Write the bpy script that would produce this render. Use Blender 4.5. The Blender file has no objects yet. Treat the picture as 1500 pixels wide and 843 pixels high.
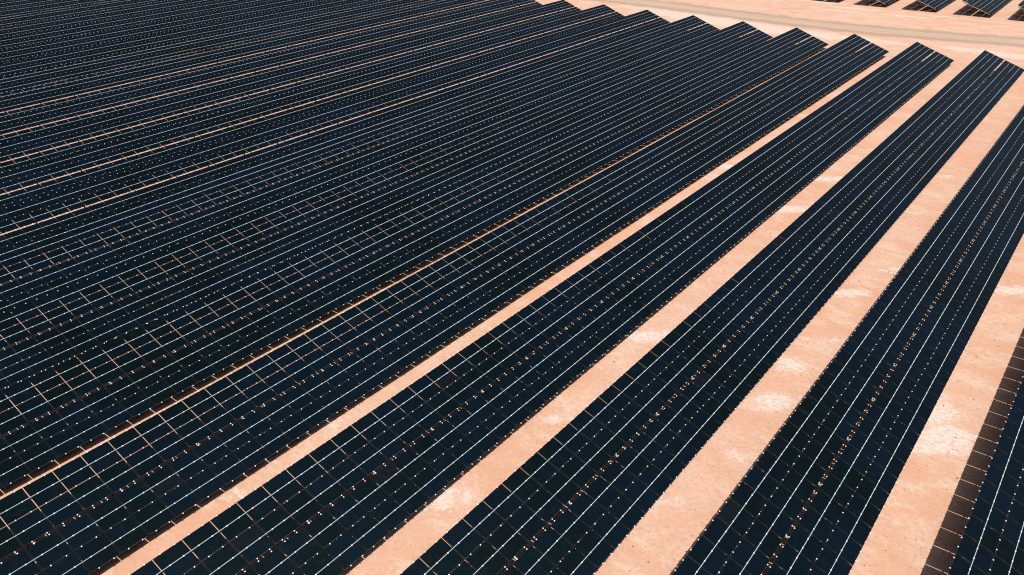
import bpy, math, random
import numpy as np
from mathutils import Vector, Matrix

random.seed(7)
rng = np.random.default_rng(7)
sc = bpy.context.scene
col = sc.collection

# ------------------------------------------------------------------ measured layout (metres)
F_PX, YAW, PITCH, ROLL, CAM_H = 1167.18, 0.671205, 0.513139, -0.014027, 44.03
ROW_PITCH, ROW_X0, ROW_W, ROW_DZ, LOW_Z = 13.5255, -27.328, 8.341, 2.9722, 0.95
ROW_END, COL = 196.15, 2.12                     # far end of the rows, spacing of the panel columns
TILT = math.atan2(ROW_DZ, ROW_W)
PL, PW, PT = 2.063, 1.033, 0.035                # a panel: along the row, up the slope, thick
TIERS = [.023, 1.1065, 2.1885, 3.2705, 4.5415, 5.6245, 6.7065, 7.7885]          # upper edge of each tier, down the slope
PURLINS = [1.082, 3.246, 5.6, 7.764]
CLAMPS = [.006, 1.082, 2.164, 3.246, 4.322, 4.524, 5.6, 6.682, 7.764, 8.84]
RAFTER_STEP = 3 * COL

# ------------------------------------------------------------------ helpers
def mat(name, rgb, rough=.6, metal=0., spec=.5):
    m = bpy.data.materials.new(name); m.use_nodes = True
    b = m.node_tree.nodes['Principled BSDF']
    b.inputs['Base Color'].default_value = (*rgb, 1); b.inputs['Roughness'].default_value = rough
    b.inputs['Metallic'].default_value = metal; b.inputs['Specular IOR Level'].default_value = spec
    return m

class NB:
    """small node-building helper"""
    def __init__(s, m): s.t = m.node_tree; s.n = s.t.nodes; s.l = s.t.links
    def new(s, k, **kw):
        n = s.n.new(k)
        for a, v in kw.items(): setattr(n, a, v)
        return n
    def put(s, sock, v):
        if isinstance(v, (int, float)): sock.default_value = v
        elif isinstance(v, (tuple, list)): sock.default_value = v if len(v) == len(sock.default_value) else (*v, 1)
        else: s.l.new(v, sock)
    def math(s, op, a, b=0., clamp=False):
        n = s.new('ShaderNodeMath', operation=op, use_clamp=clamp); s.put(n.inputs[0], a); s.put(n.inputs[1], b); return n.outputs[0]
    def mix(s, f, a, b, blend='MIX'):
        n = s.new('ShaderNodeMix', data_type='RGBA', blend_type=blend)
        s.put(n.inputs[0], f); s.put(n.inputs[6], a); s.put(n.inputs[7], b); return n.outputs[2]
    def noise(s, vec, scale, detail=4, rough=.55, dist=0.):
        n = s.new('ShaderNodeTexNoise'); s.l.new(vec, n.inputs['Vector'])
        n.inputs['Scale'].default_value = scale; n.inputs['Detail'].default_value = detail
        n.inputs['Roughness'].default_value = rough; n.inputs['Distortion'].default_value = dist
        return n.outputs[0]
    def ramp(s, f, a, b):
        n = s.new('ShaderNodeMapRange', interpolation_type='SMOOTHSTEP'); s.put(n.inputs[0], f)
        n.inputs[1].default_value = a; n.inputs[2].default_value = b; return n.outputs[0]

def mesh_np(name, v, f, mats, mi=None, smooth=False):
    """mesh from arrays; f is an (n,4) array of quads"""
    me = bpy.data.meshes.new(name)
    v = np.asarray(v, np.float32); f = np.asarray(f, np.int32)
    me.vertices.add(len(v)); me.vertices.foreach_set('co', v.ravel())
    me.loops.add(f.size); me.loops.foreach_set('vertex_index', f.ravel())
    me.polygons.add(len(f)); me.polygons.foreach_set('loop_start', np.arange(len(f), dtype=np.int32) * f.shape[1])
    me.polygons.foreach_set('loop_total', np.full(len(f), f.shape[1], np.int32))
    for m in mats: me.materials.append(m)
    if mi is not None: me.polygons.foreach_set('material_index', np.asarray(mi, np.int32))
    me.update(calc_edges=True); me.validate()
    return me

def link(name, me, parent=None, loc=None):
    o = bpy.data.objects.new(name, me); col.objects.link(o)
    if parent: o.parent = parent
    if loc is not None: o.location = loc
    return o

BOXF = np.array([[0,3,2,1],[4,5,6,7],[0,1,5,4],[1,2,6,5],[2,3,7,6],[3,0,4,7]])
def box(x0, x1, y0, y1, z0, z1):
    return np.array([[x0,y0,z0],[x1,y0,z0],[x1,y1,z0],[x0,y1,z0],[x0,y0,z1],[x1,y0,z1],[x1,y1,z1],[x0,y1,z1]], float)
def many(v, f, pts):
    """copies of one small mesh at many offsets"""
    pts = np.asarray(pts, float)
    V = (v[None] + pts[:, None, :]).reshape(-1, 3)
    Fq = (f[None] + (np.arange(len(pts)) * len(v))[:, None, None]).reshape(-1, f.shape[1])
    return V, Fq

# ------------------------------------------------------------------ materials
# panel glass over dark cells; each panel a slightly different batch tone
M_glass = mat('solar_glass', (.002, .005, .01), .13, 0, .5)
b = NB(M_glass); P = b.n['Principled BSDF']
oi = b.new('ShaderNodeObjectInfo'); ge = b.new('ShaderNodeNewGeometry')
tone = b.math('FRACT', b.math('ADD', oi.outputs['Random'], ge.outputs['Random Per Island']))
tc = b.new('ShaderNodeNewGeometry').outputs['Position']
big = b.noise(tc, .09, 2)
sel = b.ramp(b.math('ADD', b.math('MULTIPLY', tone, .34), b.math('MULTIPLY', big, 1.4)), .55, 1.15)
c = b.mix(sel, (.0006, .0031, .0042), (.0009, .0046, .0118))
rare = b.math('GREATER_THAN', tone, .994)
c = b.mix(b.math('MULTIPLY', rare, .6), c, (.0065, .0055, .0080))
fine = b.noise(tc, 1.7, 5, .65)
c = b.mix(b.math('MULTIPLY', b.ramp(fine, .48, .85), .05), c, (.10, .072, .05))      # desert dust on the glass
b.l.new(c, P.inputs['Base Color'])
b.put(P.inputs['Roughness'], b.math('ADD', .10, b.math('MULTIPLY', fine, .10)))
P.inputs['IOR'].default_value = 1.40; P.inputs['Specular Tint'].default_value = (.58, 1.0, .95, 1)
M_frame = mat('black_anodised_frame', (.008, .009, .011), .45, 0, .4)
M_back = mat('backsheet', (.035, .033, .032), .7, 0, .3)
M_steel = mat('galvanised_steel', (.74, .75, .76), .5, .0, .5)
b = NB(M_steel); P = b.n['Principled BSDF']
tc = b.new('ShaderNodeNewGeometry').outputs['Position']
b.l.new(b.mix(b.noise(tc, 3., 3), (.53, .65, .70), (.66, .76, .81)), P.inputs['Base Color'])
M_post = mat('weathered_steel', (.20, .19, .18), .6, .0, .4)
M_rafter = mat('rafter_steel', (.40, .385, .365), .6, .0, .3)
M_clamp = mat('bright_aluminium', (.88, .88, .87), .35, .0, .6)

# desert floor: peach sand, pale crusted patches, darker grit
STREAK = YAW + .02
def ground_nodes(m, road=False):
    b = NB(m); P = b.n['Principled BSDF']
    tcn = b.new('ShaderNodeTexCoord').outputs['Object']
    mp = b.new('ShaderNodeMapping'); b.l.new(tcn, mp.inputs['Vector'])
    mp.inputs['Rotation'].default_value = (0, 0, -STREAK); mp.inputs['Scale'].default_value = (.68, 1.10, 1)
    st = mp.outputs['Vector']
    n1 = b.noise(tcn, .055, 4); n2 = b.noise(st, .34, 8, .70, .5); n3 = b.noise(tcn, 2.6, 5, .7); n4 = b.noise(tcn, 6.5, 4, .75)
    if not road:
        c = b.mix(b.ramp(n1, .35, .68), (.615, .350, .238), (.640, .405, .300))
        c = b.mix(b.math('MULTIPLY', b.ramp(n2, .44, .66), .72), c, (.678, .500, .395))
        c = b.mix(b.math('MULTIPLY', b.ramp(n2, .46, .25), .45), c, (.575, .300, .185))
        at = b.new('ShaderNodeAttribute', attribute_name='pale').outputs['Fac']
        edge = b.math('ADD', at, b.math('MULTIPLY', b.math('SUBTRACT', b.noise(st, .62, 9, .72, .8), .5), 2.1))
        c = b.mix(b.math('MULTIPLY', b.ramp(edge, .30, .74), .90), c, (.69, .595, .53))
        tr = b.new('ShaderNodeAttribute', attribute_name='trodden').outputs['Fac']
        c = b.mix(b.math('MULTIPLY', tr, b.math('MULTIPLY', b.ramp(n2, .3, .6), .75)), c, (.665, .485, .39))
    else:
        at = b.new('ShaderNodeAttribute', attribute_name='across').outputs['Fac']
        mp2 = b.new('ShaderNodeMapping'); b.l.new(tcn, mp2.inputs['Vector']); mp2.inputs['Scale'].default_value = (.03, .55, 1)
        ruts = b.noise(mp2.outputs['Vector'], 1., 4, .6, .3)
        c = b.mix(b.ramp(ruts, .34, .68), (.545, .405, .305), (.645, .485, .385))
        c = b.mix(b.math('MULTIPLY', b.ramp(b.noise(mp2.outputs['Vector'], 2.3, 3), .5, .75), .5), c, (.60, .49, .41))
    if road:                                                   # two packed wheel tracks
        wt = b.math('MULTIPLY', b.ramp(at, .30, .44), b.ramp(at, .74, .58))
        c = b.mix(b.math('MULTIPLY', wt, b.math('MULTIPLY', b.ramp(ruts, .3, .6), .45)), c, (.43, .315, .235))
    c = b.mix(b.math('MULTIPLY', b.ramp(n3, .44, .64), .50), c, (.49, .285, .19))
    c = b.mix(b.math('MULTIPLY', b.ramp(n4, .60, .72), .50), c, (.37, .21, .14))
    b.l.new(c, P.inputs['Base Color']); P.inputs['Roughness'].default_value = .95; P.inputs['Specular IOR Level'].default_value = .1
    bp = b.new('ShaderNodeBump'); bp.inputs['Strength'].default_value = .35; bp.inputs['Distance'].default_value = .08
    b.l.new(b.math('ADD', n3, b.math('MULTIPLY', n4, .4)), bp.inputs['Height']); b.l.new(bp.outputs[0], P.inputs['Normal'])
    if road:
        e = b.math('ADD', at, b.math('MULTIPLY', b.math('SUBTRACT', b.noise(st, .35, 5, .65), .5), .75))
        fac = b.math('MULTIPLY', b.ramp(e, .12, .80), .85)
        tp = b.new('ShaderNodeBsdfTransparent'); mx = b.new('ShaderNodeMixShader')
        b.l.new(fac, mx.inputs[0]); b.l.new(tp.outputs[0], mx.inputs[1]); b.l.new(P.outputs[0], mx.inputs[2])
        b.l.new(mx.outputs[0], b.n['Material Output'].inputs['Surface'])
M_ground = mat('desert_sand', (.6, .35, .23)); ground_nodes(M_ground)
M_road = mat('graded_gravel', (.5, .36, .26)); ground_nodes(M_road, True)
M_stone = mat('desert_stone', (.40, .235, .155), .9)

# ------------------------------------------------------------------ the ground
def ground_z(x, y):
    return .035 * np.sin(x * .21 + 1.3) * np.sin(y * .17) + .02 * np.sin(x * .53 + y * .41)
xs = np.unique(np.concatenate([np.linspace(-1500, -160, 30), np.arange(-160, 40.1, 1.0), np.linspace(40, 1500, 30)]))
ys = np.unique(np.concatenate([np.linspace(-1000, -10, 20), np.arange(-10, 300.1, 1.0), np.linspace(300, 2500, 30)]))
X, Y = np.meshgrid(xs, ys, indexing='ij')
v = np.stack([X.ravel(), Y.ravel(), ground_z(X, Y).ravel()], 1)
nx, ny = len(xs), len(ys)
i, j = np.meshgrid(np.arange(nx - 1), np.arange(ny - 1), indexing='ij'); a = (i * ny + j).ravel()
me = mesh_np('ground', v, np.stack([a, a + ny, a + ny + 1, a + 1], 1), [M_ground])
# pale crusted patches where the photograph shows them: x, y, half-length along the streak, half-width, weight
PALE = [(-18,82.4,2.2,1.,.8),(-18.2,65.1,2.4,1.3,.7),(-17.2,58.6,2.2,1.3,.9),(-3.7,63.1,2.4,1.2,1.1),(-5.6,65.8,2.,1.3,1.),(-6.3,68.5,1.2,1.8,.8),(-4.6,60.3,2.6,.9,.8),
 (-4.3,93.7,2.4,1.1,.8),(-32,61.2,2.4,.9,.9),(-30.3,63.1,2.2,.7,.8),(-31,45.5,2.2,1.,.7),(-32.5,32.1,2.,1.,.9),(-33.2,29.5,1.6,.8,.6),(-31.6,114.5,3.,1.,.9),
 (-18.5,125.2,3.,1.2,.5),(-31.9,100.8,3.,1.2,.9),(-15.7,90.9,2.4,1.,.6),(-45.6,110.5,2.2,1.2,.8),(-45.9,105.4,2.2,1.2,.6),(-47,33,2,1.3,.7),(-45.5,22,2.5,1.3,.5),
 (-119,219,9,4,1.1),(-108,214,10,4.4,1.2),(-98,212,10,5.2,1.3),(-89,211,9,5.,1.2),(-79,209,9,4.4,1.1),(-68,209.5,9,3.6,1.),(-57,210.5,7,2.4,.9),(-50,211,5,1.8,.8),(-34,213,5,1.8,1.),
 (-31,213.5,5,1.8,.9),(-25,212.5,7,2.6,1.),(-18,213,7,2.4,.9),(-83,255,9,2.2,.7),(-70,250,9,1.8,.7),(-55,246.5,6,1.5,.8),(-47,251,5,1.6,.6),(-74,244,10,1.4,.6),(-17.5,64.2,1.5,1.,.4),
 (-18.7,70,2.,1.2,.5),(-15.5,72.4,1.6,1.,.5),(-17,50,2.2,1.5,.45),(-19,42,2,1.2,.5),(-5,50,2,1.2,.4),(-100,250,10,2,.6),(-120,246,10,2,.6),(-33,75,2,1,.5),(-46,27,6,4,.30),(-46,45,6,4,.28),(-46,65,6,4,.25),(-33,38,5,3,.22),(-17,55,3,2,.25),(-16,80,3,2,.2),(-3,78,3,2,.25)]
pale = np.zeros(X.shape)
cs, sn = math.cos(STREAK), math.sin(STREAK)
for (px, py, la, wb, w) in PALE:
    if py > 200: ca, sa = 1., .06
    else: ca, sa = cs, sn
    dx, dy = X - px, Y - py
    pale = np.maximum(pale, w * np.exp(-.5 * (((dx * ca + dy * sa) / la) ** 2 + ((-dx * sa + dy * ca) / wb) ** 2) * 1.3))
at = me.attributes.new('pale', 'FLOAT', 'POINT'); at.data.foreach_set('value', pale.ravel().astype(np.float32))
tr = np.exp(-.5 * ((Y - 226 - .02 * (X + 70)) / 13) ** 2)
at = me.attributes.new('trodden', 'FLOAT', 'POINT'); at.data.foreach_set('value', tr.ravel().astype(np.float32))
ground = link('ground', me); ground['kind'] = 'structure'

# graded service road between the two blocks of arrays
cx = np.array([-1500, -220, -170, -140, -112, -95, -75, -62, -48, -36, -24, -8, 15, 60, 1500.])
cy = np.array([224, 224, 224, 224.5, 224, 222.5, 221.8, 222.3, 224, 226.5, 229, 232, 236, 244, 280.])
rx = np.unique(np.concatenate([np.linspace(-1500, -220, 12), np.arange(-220, 61, 2.), np.linspace(60, 1500, 12)]))
ry = np.interp(rx, cx, cy); ry = np.convolve(np.pad(ry, 4, mode='edge'), np.ones(9) / 9, 'valid')
acr = np.linspace(-1, 1, 13); HW = 9.0
V = []; A = []
for x, y in zip(rx, ry):
    for t in acr:
        V.append((x, y + t * HW, ground_z(x, y + t * HW) + .03)); A.append(1 - abs(t))
V = np.array(V); n = len(acr)
i, j = np.meshgrid(np.arange(len(rx) - 1), np.arange(n - 1), indexing='ij'); a = (i * n + j).ravel()
me = mesh_np('dirt_road', V, np.stack([a, a + n, a + n + 1, a + 1], 1), [M_road])
at = me.attributes.new('across', 'FLOAT', 'POINT'); at.data.foreach_set('value', np.array(A, np.float32))
road = link('dirt_road', me); road['kind'] = 'structure'

# ------------------------------------------------------------------ camera (level horizon is above the frame)
F = Vector((-math.sin(YAW) * math.cos(PITCH), math.cos(YAW) * math.cos(PITCH), -math.sin(PITCH)))
r0 = Vector((math.cos(YAW), math.sin(YAW), 0)); u0 = r0.cross(F)
R_ = r0 * math.cos(ROLL) + u0 * math.sin(ROLL); U_ = -r0 * math.sin(ROLL) + u0 * math.cos(ROLL)
cam = bpy.data.cameras.new('camera'); cam.sensor_width = 36; cam.lens = F_PX / 1500 * 36; cam.clip_end = 5000; cam.clip_start = .5
co = bpy.data.objects.new('camera', cam); col.objects.link(co)
M = Matrix((R_, U_, -F)).transposed().to_4x4(); M.translation = Vector((0, 0, CAM_H)); co.matrix_world = M
sc.camera = co
def project(p):
    d = p - np.array([0, 0, CAM_H]); z = d @ np.array(F)
    return np.stack([750 + F_PX * (d @ np.array(R_)) / z, 421.5 - F_PX * (d @ np.array(U_)) / z, z], -1)

# ------------------------------------------------------------------ one solar row
# row frame: origin on the ground under the upper edge of the row's first column; local x runs across the row, y along it
ca, sa = math.cos(TILT), math.sin(TILT)
SLOPE = Matrix.Rotation(TILT, 4, 'Y')
Rn = np.array(SLOPE.to_3x3())
pv = np.concatenate([box(0, PW, 0, PL, -PT, 0)[:8], np.array([[.022, .022, .0], [PW - .022, .022, 0], [PW - .022, PL - .022, 0], [.022, PL - .022, 0]])])
pf = np.array([[0,3,2,1],[0,1,5,4],[1,2,6,5],[2,3,7,6],[3,0,4,7],[4,5,9,8],[5,6,10,9],[6,7,11,10],[7,4,8,11],[8,9,10,11]])
pm = np.array([2] + [1] * 8 + [0])
PANEL = mesh_np('solar_panel', pv, pf, [M_glass, M_frame, M_back], pm)
clv = np.concatenate([box(-.050, .050, -.042, .042, -.01, .016)])
clv[4:, :2] *= .86
CLAMP = mesh_np('clamp', clv, BOXF, [M_clamp])
RAFTER = mesh_np('rafter', np.concatenate([box(.35, 8.35, -.045, .045, -.36, -.20), box(.35, 8.35, -.075, .075, -.202, -.199)]), np.concatenate([BOXF, BOXF + 8]), [M_rafter])
zt = LOW_Z + ROW_DZ
def post_mesh(u):
    top = zt - u * sa - .22; x = u * ca
    w, t = .075, .010                                            # H section
    parts = [box(x - w, x + w, -w, -w + t, -.4, top), box(x - w, x + w, w - t, w, -.4, top), box(x - t, x + t, -w + t, w - t, -.4, top - .003)]
    return mesh_np('post', np.concatenate(parts), np.concatenate([BOXF, BOXF + 8, BOXF + 16]), [M_post])
POST_HIGH, POST_LOW = post_mesh(1.9), post_mesh(6.9)
def purlin_part(n_col, u, name='purlin'):
    L = n_col * COL - .03
    # C section: top flange, web on the low side, short lower lip
    # cover strip in the seam, stem, top flange, web on the low side, bottom flange
    V = np.concatenate([box(u - .019, u + .019, 0, L, .001, .007), box(u - .012, u + .012, 0, L, -.0405, .0012), box(u - .05, u + .045, 0, L, -.046, -.040), box(u + .045, u + .051, 0, L, -.197, -.040), box(u - .05, u + .045, 0, L, -.197, -.191)])
    return mesh_np(name, V, np.concatenate([BOXF + 8 * q for q in range(5)]), [M_steel, M_post], np.repeat([0, 1, 1, 1, 1], 6))

def solar_row(x_high, y0, n_col, label, group, rafter_y, n_panel_parts=100, clamp_parts=100):
    root = bpy.data.objects.new('solar_row', None); col.objects.link(root)
    root.location = (x_high, y0, 0); root.empty_display_size = 1
    root['label'] = label; root['category'] = 'solar array'; root['group'] = group
    base = SLOPE.copy(); base.translation = Vector((0, 0, zt))
    # panels: positions in the slope frame
    uu, cc = np.meshgrid(np.array(TIERS), np.arange(n_col), indexing='ij')
    pos = np.stack([uu.ravel(), cc.ravel() * COL, np.zeros(uu.size)], 1)
    pos[:, 2] += rng.uniform(-.006, 0, len(pos)); pos[:, 1] += rng.normal(0, .0025, len(pos))
    def world(p): return p @ Rn.T + np.array([x_high, y0, zt])
    def nearest(p, off, n):
        if n == 0: return np.zeros(len(p), bool)
        q = project(world(p + off)); inside = (q[:, 0] > 4) & (q[:, 0] < 1496) & (q[:, 1] > 4) & (q[:, 1] < 839) & (q[:, 2] > 0)
        key = np.where(inside, q[:, 2], 1e9); s = np.zeros(len(p), bool); s[np.argsort(key)[:n]] = True
        return s & inside
    s = nearest(pos, np.array([PW / 2, PL / 2, 0]), n_panel_parts)
    for p in pos[s]:
        o = bpy.data.objects.new('solar_panel', PANEL); col.objects.link(o); o.parent = root
        o.matrix_parent_inverse = base; o.location = p
    if (~s).any():
        V, Q = many(pv, pf, pos[~s])
        o = link('solar_panel_field', mesh_np('solar_panel_field', V, Q, [M_glass, M_frame, M_back], np.tile(pm, int((~s).sum()))), root)
        o.matrix_parent_inverse = base; o['kind'] = 'stuff'
    # clamps, two to a panel on every seam
    uu, cc = np.meshgrid(np.array(CLAMPS), np.arange(n_col * 2), indexing='ij')
    cy_ = (cc // 2) * COL + np.where(cc % 2 == 0, .53, 1.56)
    pos = np.stack([uu.ravel(), cy_.ravel(), np.zeros(uu.size)], 1)
    pos[:, 1] += rng.normal(0, .02, len(pos))
    s = nearest(pos, 0, clamp_parts)
    for p in pos[s]:
        o = bpy.data.objects.new('clamp', CLAMP); col.objects.link(o); o.parent = root
        o.matrix_parent_inverse = base; o.location = p
    V, Q = many(clv, BOXF, pos[~s])
    o = link('clamp_lines', mesh_np('clamp_lines', V, Q, [M_clamp]), root); o.matrix_parent_inverse = base; o['kind'] = 'stuff'
    for u in PURLINS:
        o = link('purlin', purlin_part(n_col, u), root); o.matrix_parent_inverse = base
    for y in rafter_y:
        o = link('rafter', RAFTER, root); o.matrix_parent_inverse = base; o.location = (0, y, 0)
        link('post', POST_HIGH, root, (0, y + (1.6 if y < 0 else 0), 0)); link('post', POST_LOW, root, (0, y + (1.6 if y < 0 else 0), 0))
    return root

ORD = ['first', 'second', 'third', 'fourth', 'fifth', 'sixth', 'seventh', 'eighth', 'ninth', 'tenth', 'eleventh', 'twelfth', 'thirteenth', 'fourteenth',
       'fifteenth', 'sixteenth', 'seventeenth', 'eighteenth', 'nineteenth', 'twentieth', 'twenty-first', 'twenty-second', 'twenty-third', 'twenty-fourth']
LABEL = {2: 'rightmost solar row, its brown shadow striped with light along its left side',
         1: 'solar row cut by the right edge of the photo, wide sand strips on both sides',
         0: 'solar row whose far end touches the upper right edge, third long row from the right',
         -1: 'fourth long solar row from the right, between a wide and a narrower sand strip',
         -2: 'fifth long solar row from the right, between a narrow sand strip and a thin one',
         -3: 'sixth long solar row from the right, a thin bright sand line along its lower edge'}
for k in range(2, -22, -1):
    xh = ROW_X0 + k * ROW_PITCH
    # how far the row runs toward the viewer: a little past what the photograph shows
    yy = ROW_END - np.arange(1, 140) * COL
    best = 0
    for n_, y in enumerate(yy, 1):
        q = project(np.array([[xh, y, zt], [xh + ROW_W, y, LOW_Z], [xh - 3, y, 0]]))
        if ((q[:, 2] > 5) & (q[:, 0] > -20) & (q[:, 0] < 1520) & (q[:, 1] < 870)).any(): best = n_
    n_col = min(best + 9, 138)
    y0 = ROW_END - n_col * COL
    ry_ = [n_col * COL - 1.5 - RAFTER_STEP * t for t in range(60) if n_col * COL - 1.5 - RAFTER_STEP * t > 0]
    idx = 2 - k
    lab = LABEL.get(k) or 'dark solar row packed tightly among others, %s long row counted from the right' % ORD[idx]
    row = solar_row(xh, y0, n_col, lab, 'long solar rows this side of the road', ry_, 100, 100 if k >= -5 else 0)
    # the ground under the arrays is not quite level: each row has its own slight grade
    row.rotation_euler.x = .0006 if k == -2 else float(rng.normal(0, .00012))
    row.location.z = 0 if k >= -2 else float(rng.normal(0, .018))

NEAR2_LOW, NEAR2_Y = -36.2, 256.2
for t, lab in enumerate(['solar row end at the upper right corner beyond the road, cut by the right edge',
                         'solar row end beyond the dirt road, second one from the right edge',
                         'solar row end beyond the dirt road, third one from the right edge',
                         'solar row end beyond the dirt road, fourth from the right, cut by the top edge',
                         'solar row beyond the dirt road showing only its dark shadow at the top edge']):
    xl = NEAR2_LOW - 13.55 * (t - 1)
    n_col = 18
    ry_ = [-.03] + [RAFTER_STEP * q for q in range(1, 7) if RAFTER_STEP * q < n_col * COL]
    solar_row(xl - ROW_W, NEAR2_Y, n_col, lab, 'solar rows beyond the dirt road', ry_, 100, 0)

# ------------------------------------------------------------------ loose stones on the sand
pts = []
for (x0, x1, y0, y1, n) in [(-46.5, -40.5, 10, 120, 140), (-32.5, -27, 20, 170, 300), (-19, -13.5, 30, 190, 420), (-5.5, -.5, 40, 190, 420), (-120, -20, 198, 260, 300)]:
    pts += [(rng.uniform(x0, x1), rng.uniform(y0, y1)) for _ in range(n)]
oc = np.array([[1,0,0],[0,1,0],[-1,0,0],[0,-1,0],[0,0,1],[0,0,-.4]], float)
of = np.array([[0,1,4],[1,2,4],[2,3,4],[3,0,4],[1,0,5],[2,1,5],[3,2,5],[0,3,5]])
V = []; Q = []
for n, (x, y) in enumerate(pts):
    s = rng.uniform(.02, .055) * (1.6 if rng.random() > .92 else 1) * (1.6 if y > 198 else 1); th = rng.uniform(0, 6.28)
    p = oc * np.array([s * rng.uniform(.8, 1.5), s, s * rng.uniform(.5, .9)]) + rng.normal(0, s * .12, (6, 3))
    c_, s_ = math.cos(th), math.sin(th)
    V.append(p @ np.array([[c_, s_, 0], [-s_, c_, 0], [0, 0, 1]]) + np.array([x, y, float(ground_z(x, y)) + s * .2])); Q.append(of + n * 6)
o = link('loose_stones', mesh_np('loose_stones', np.concatenate(V), np.concatenate(Q), [M_stone])); o['kind'] = 'stuff'
o['label'] = 'small dark stones scattered over the peach sand strips'; o['category'] = 'stones'

# ------------------------------------------------------------------ daylight
TX = .385                                                        # sideways run of a shadow per metre of height
to_sun = Vector((TX, .02, 1)).normalized()
elev = math.asin(to_sun.z); az = math.atan2(to_sun.x, to_sun.y)
w = bpy.data.worlds.new('World'); sc.world = w; w.use_nodes = True
nt = w.node_tree; bg = nt.nodes['Background']; sky = nt.nodes.new('ShaderNodeTexSky')
sky.sky_type = 'NISHITA'; sky.sun_disc = False; sky.sun_elevation = elev; sky.sun_rotation = az; sky.dust_density = 7.; sky.air_density = .8; sky.altitude = 300
nt.links.new(sky.outputs[0], bg.inputs[0]); bg.inputs[1].default_value = .05
sun = bpy.data.lights.new('sun', 'SUN'); sun.energy = 5.0; sun.angle = math.radians(.53); sun.color = (1, .965, .91)
so = bpy.data.objects.new('sun', sun); col.objects.link(so); so.rotation_euler = to_sun.to_track_quat('Z', 'Y').to_euler()
so.location = to_sun * 100
sc.view_settings.view_transform = 'Standard'; sc.view_settings.look = 'None'; sc.view_settings.exposure = -.19; sc.view_settings.gamma = 1
sc.render.engine = 'CYCLES'; sc.cycles.max_bounces = 6; sc.cycles.diffuse_bounces = 1; sc.cycles.transparent_max_bounces = 6
sc.cycles.use_denoising = False; sc.cycles.caustics_reflective = False; sc.cycles.sample_clamp_indirect = 3; sc.cycles.use_adaptive_sampling = False; sc.cycles.pixel_filter_type = 'BLACKMAN_HARRIS'; sc.cycles.filter_width = 1.1
sc.render.film_transparent = False
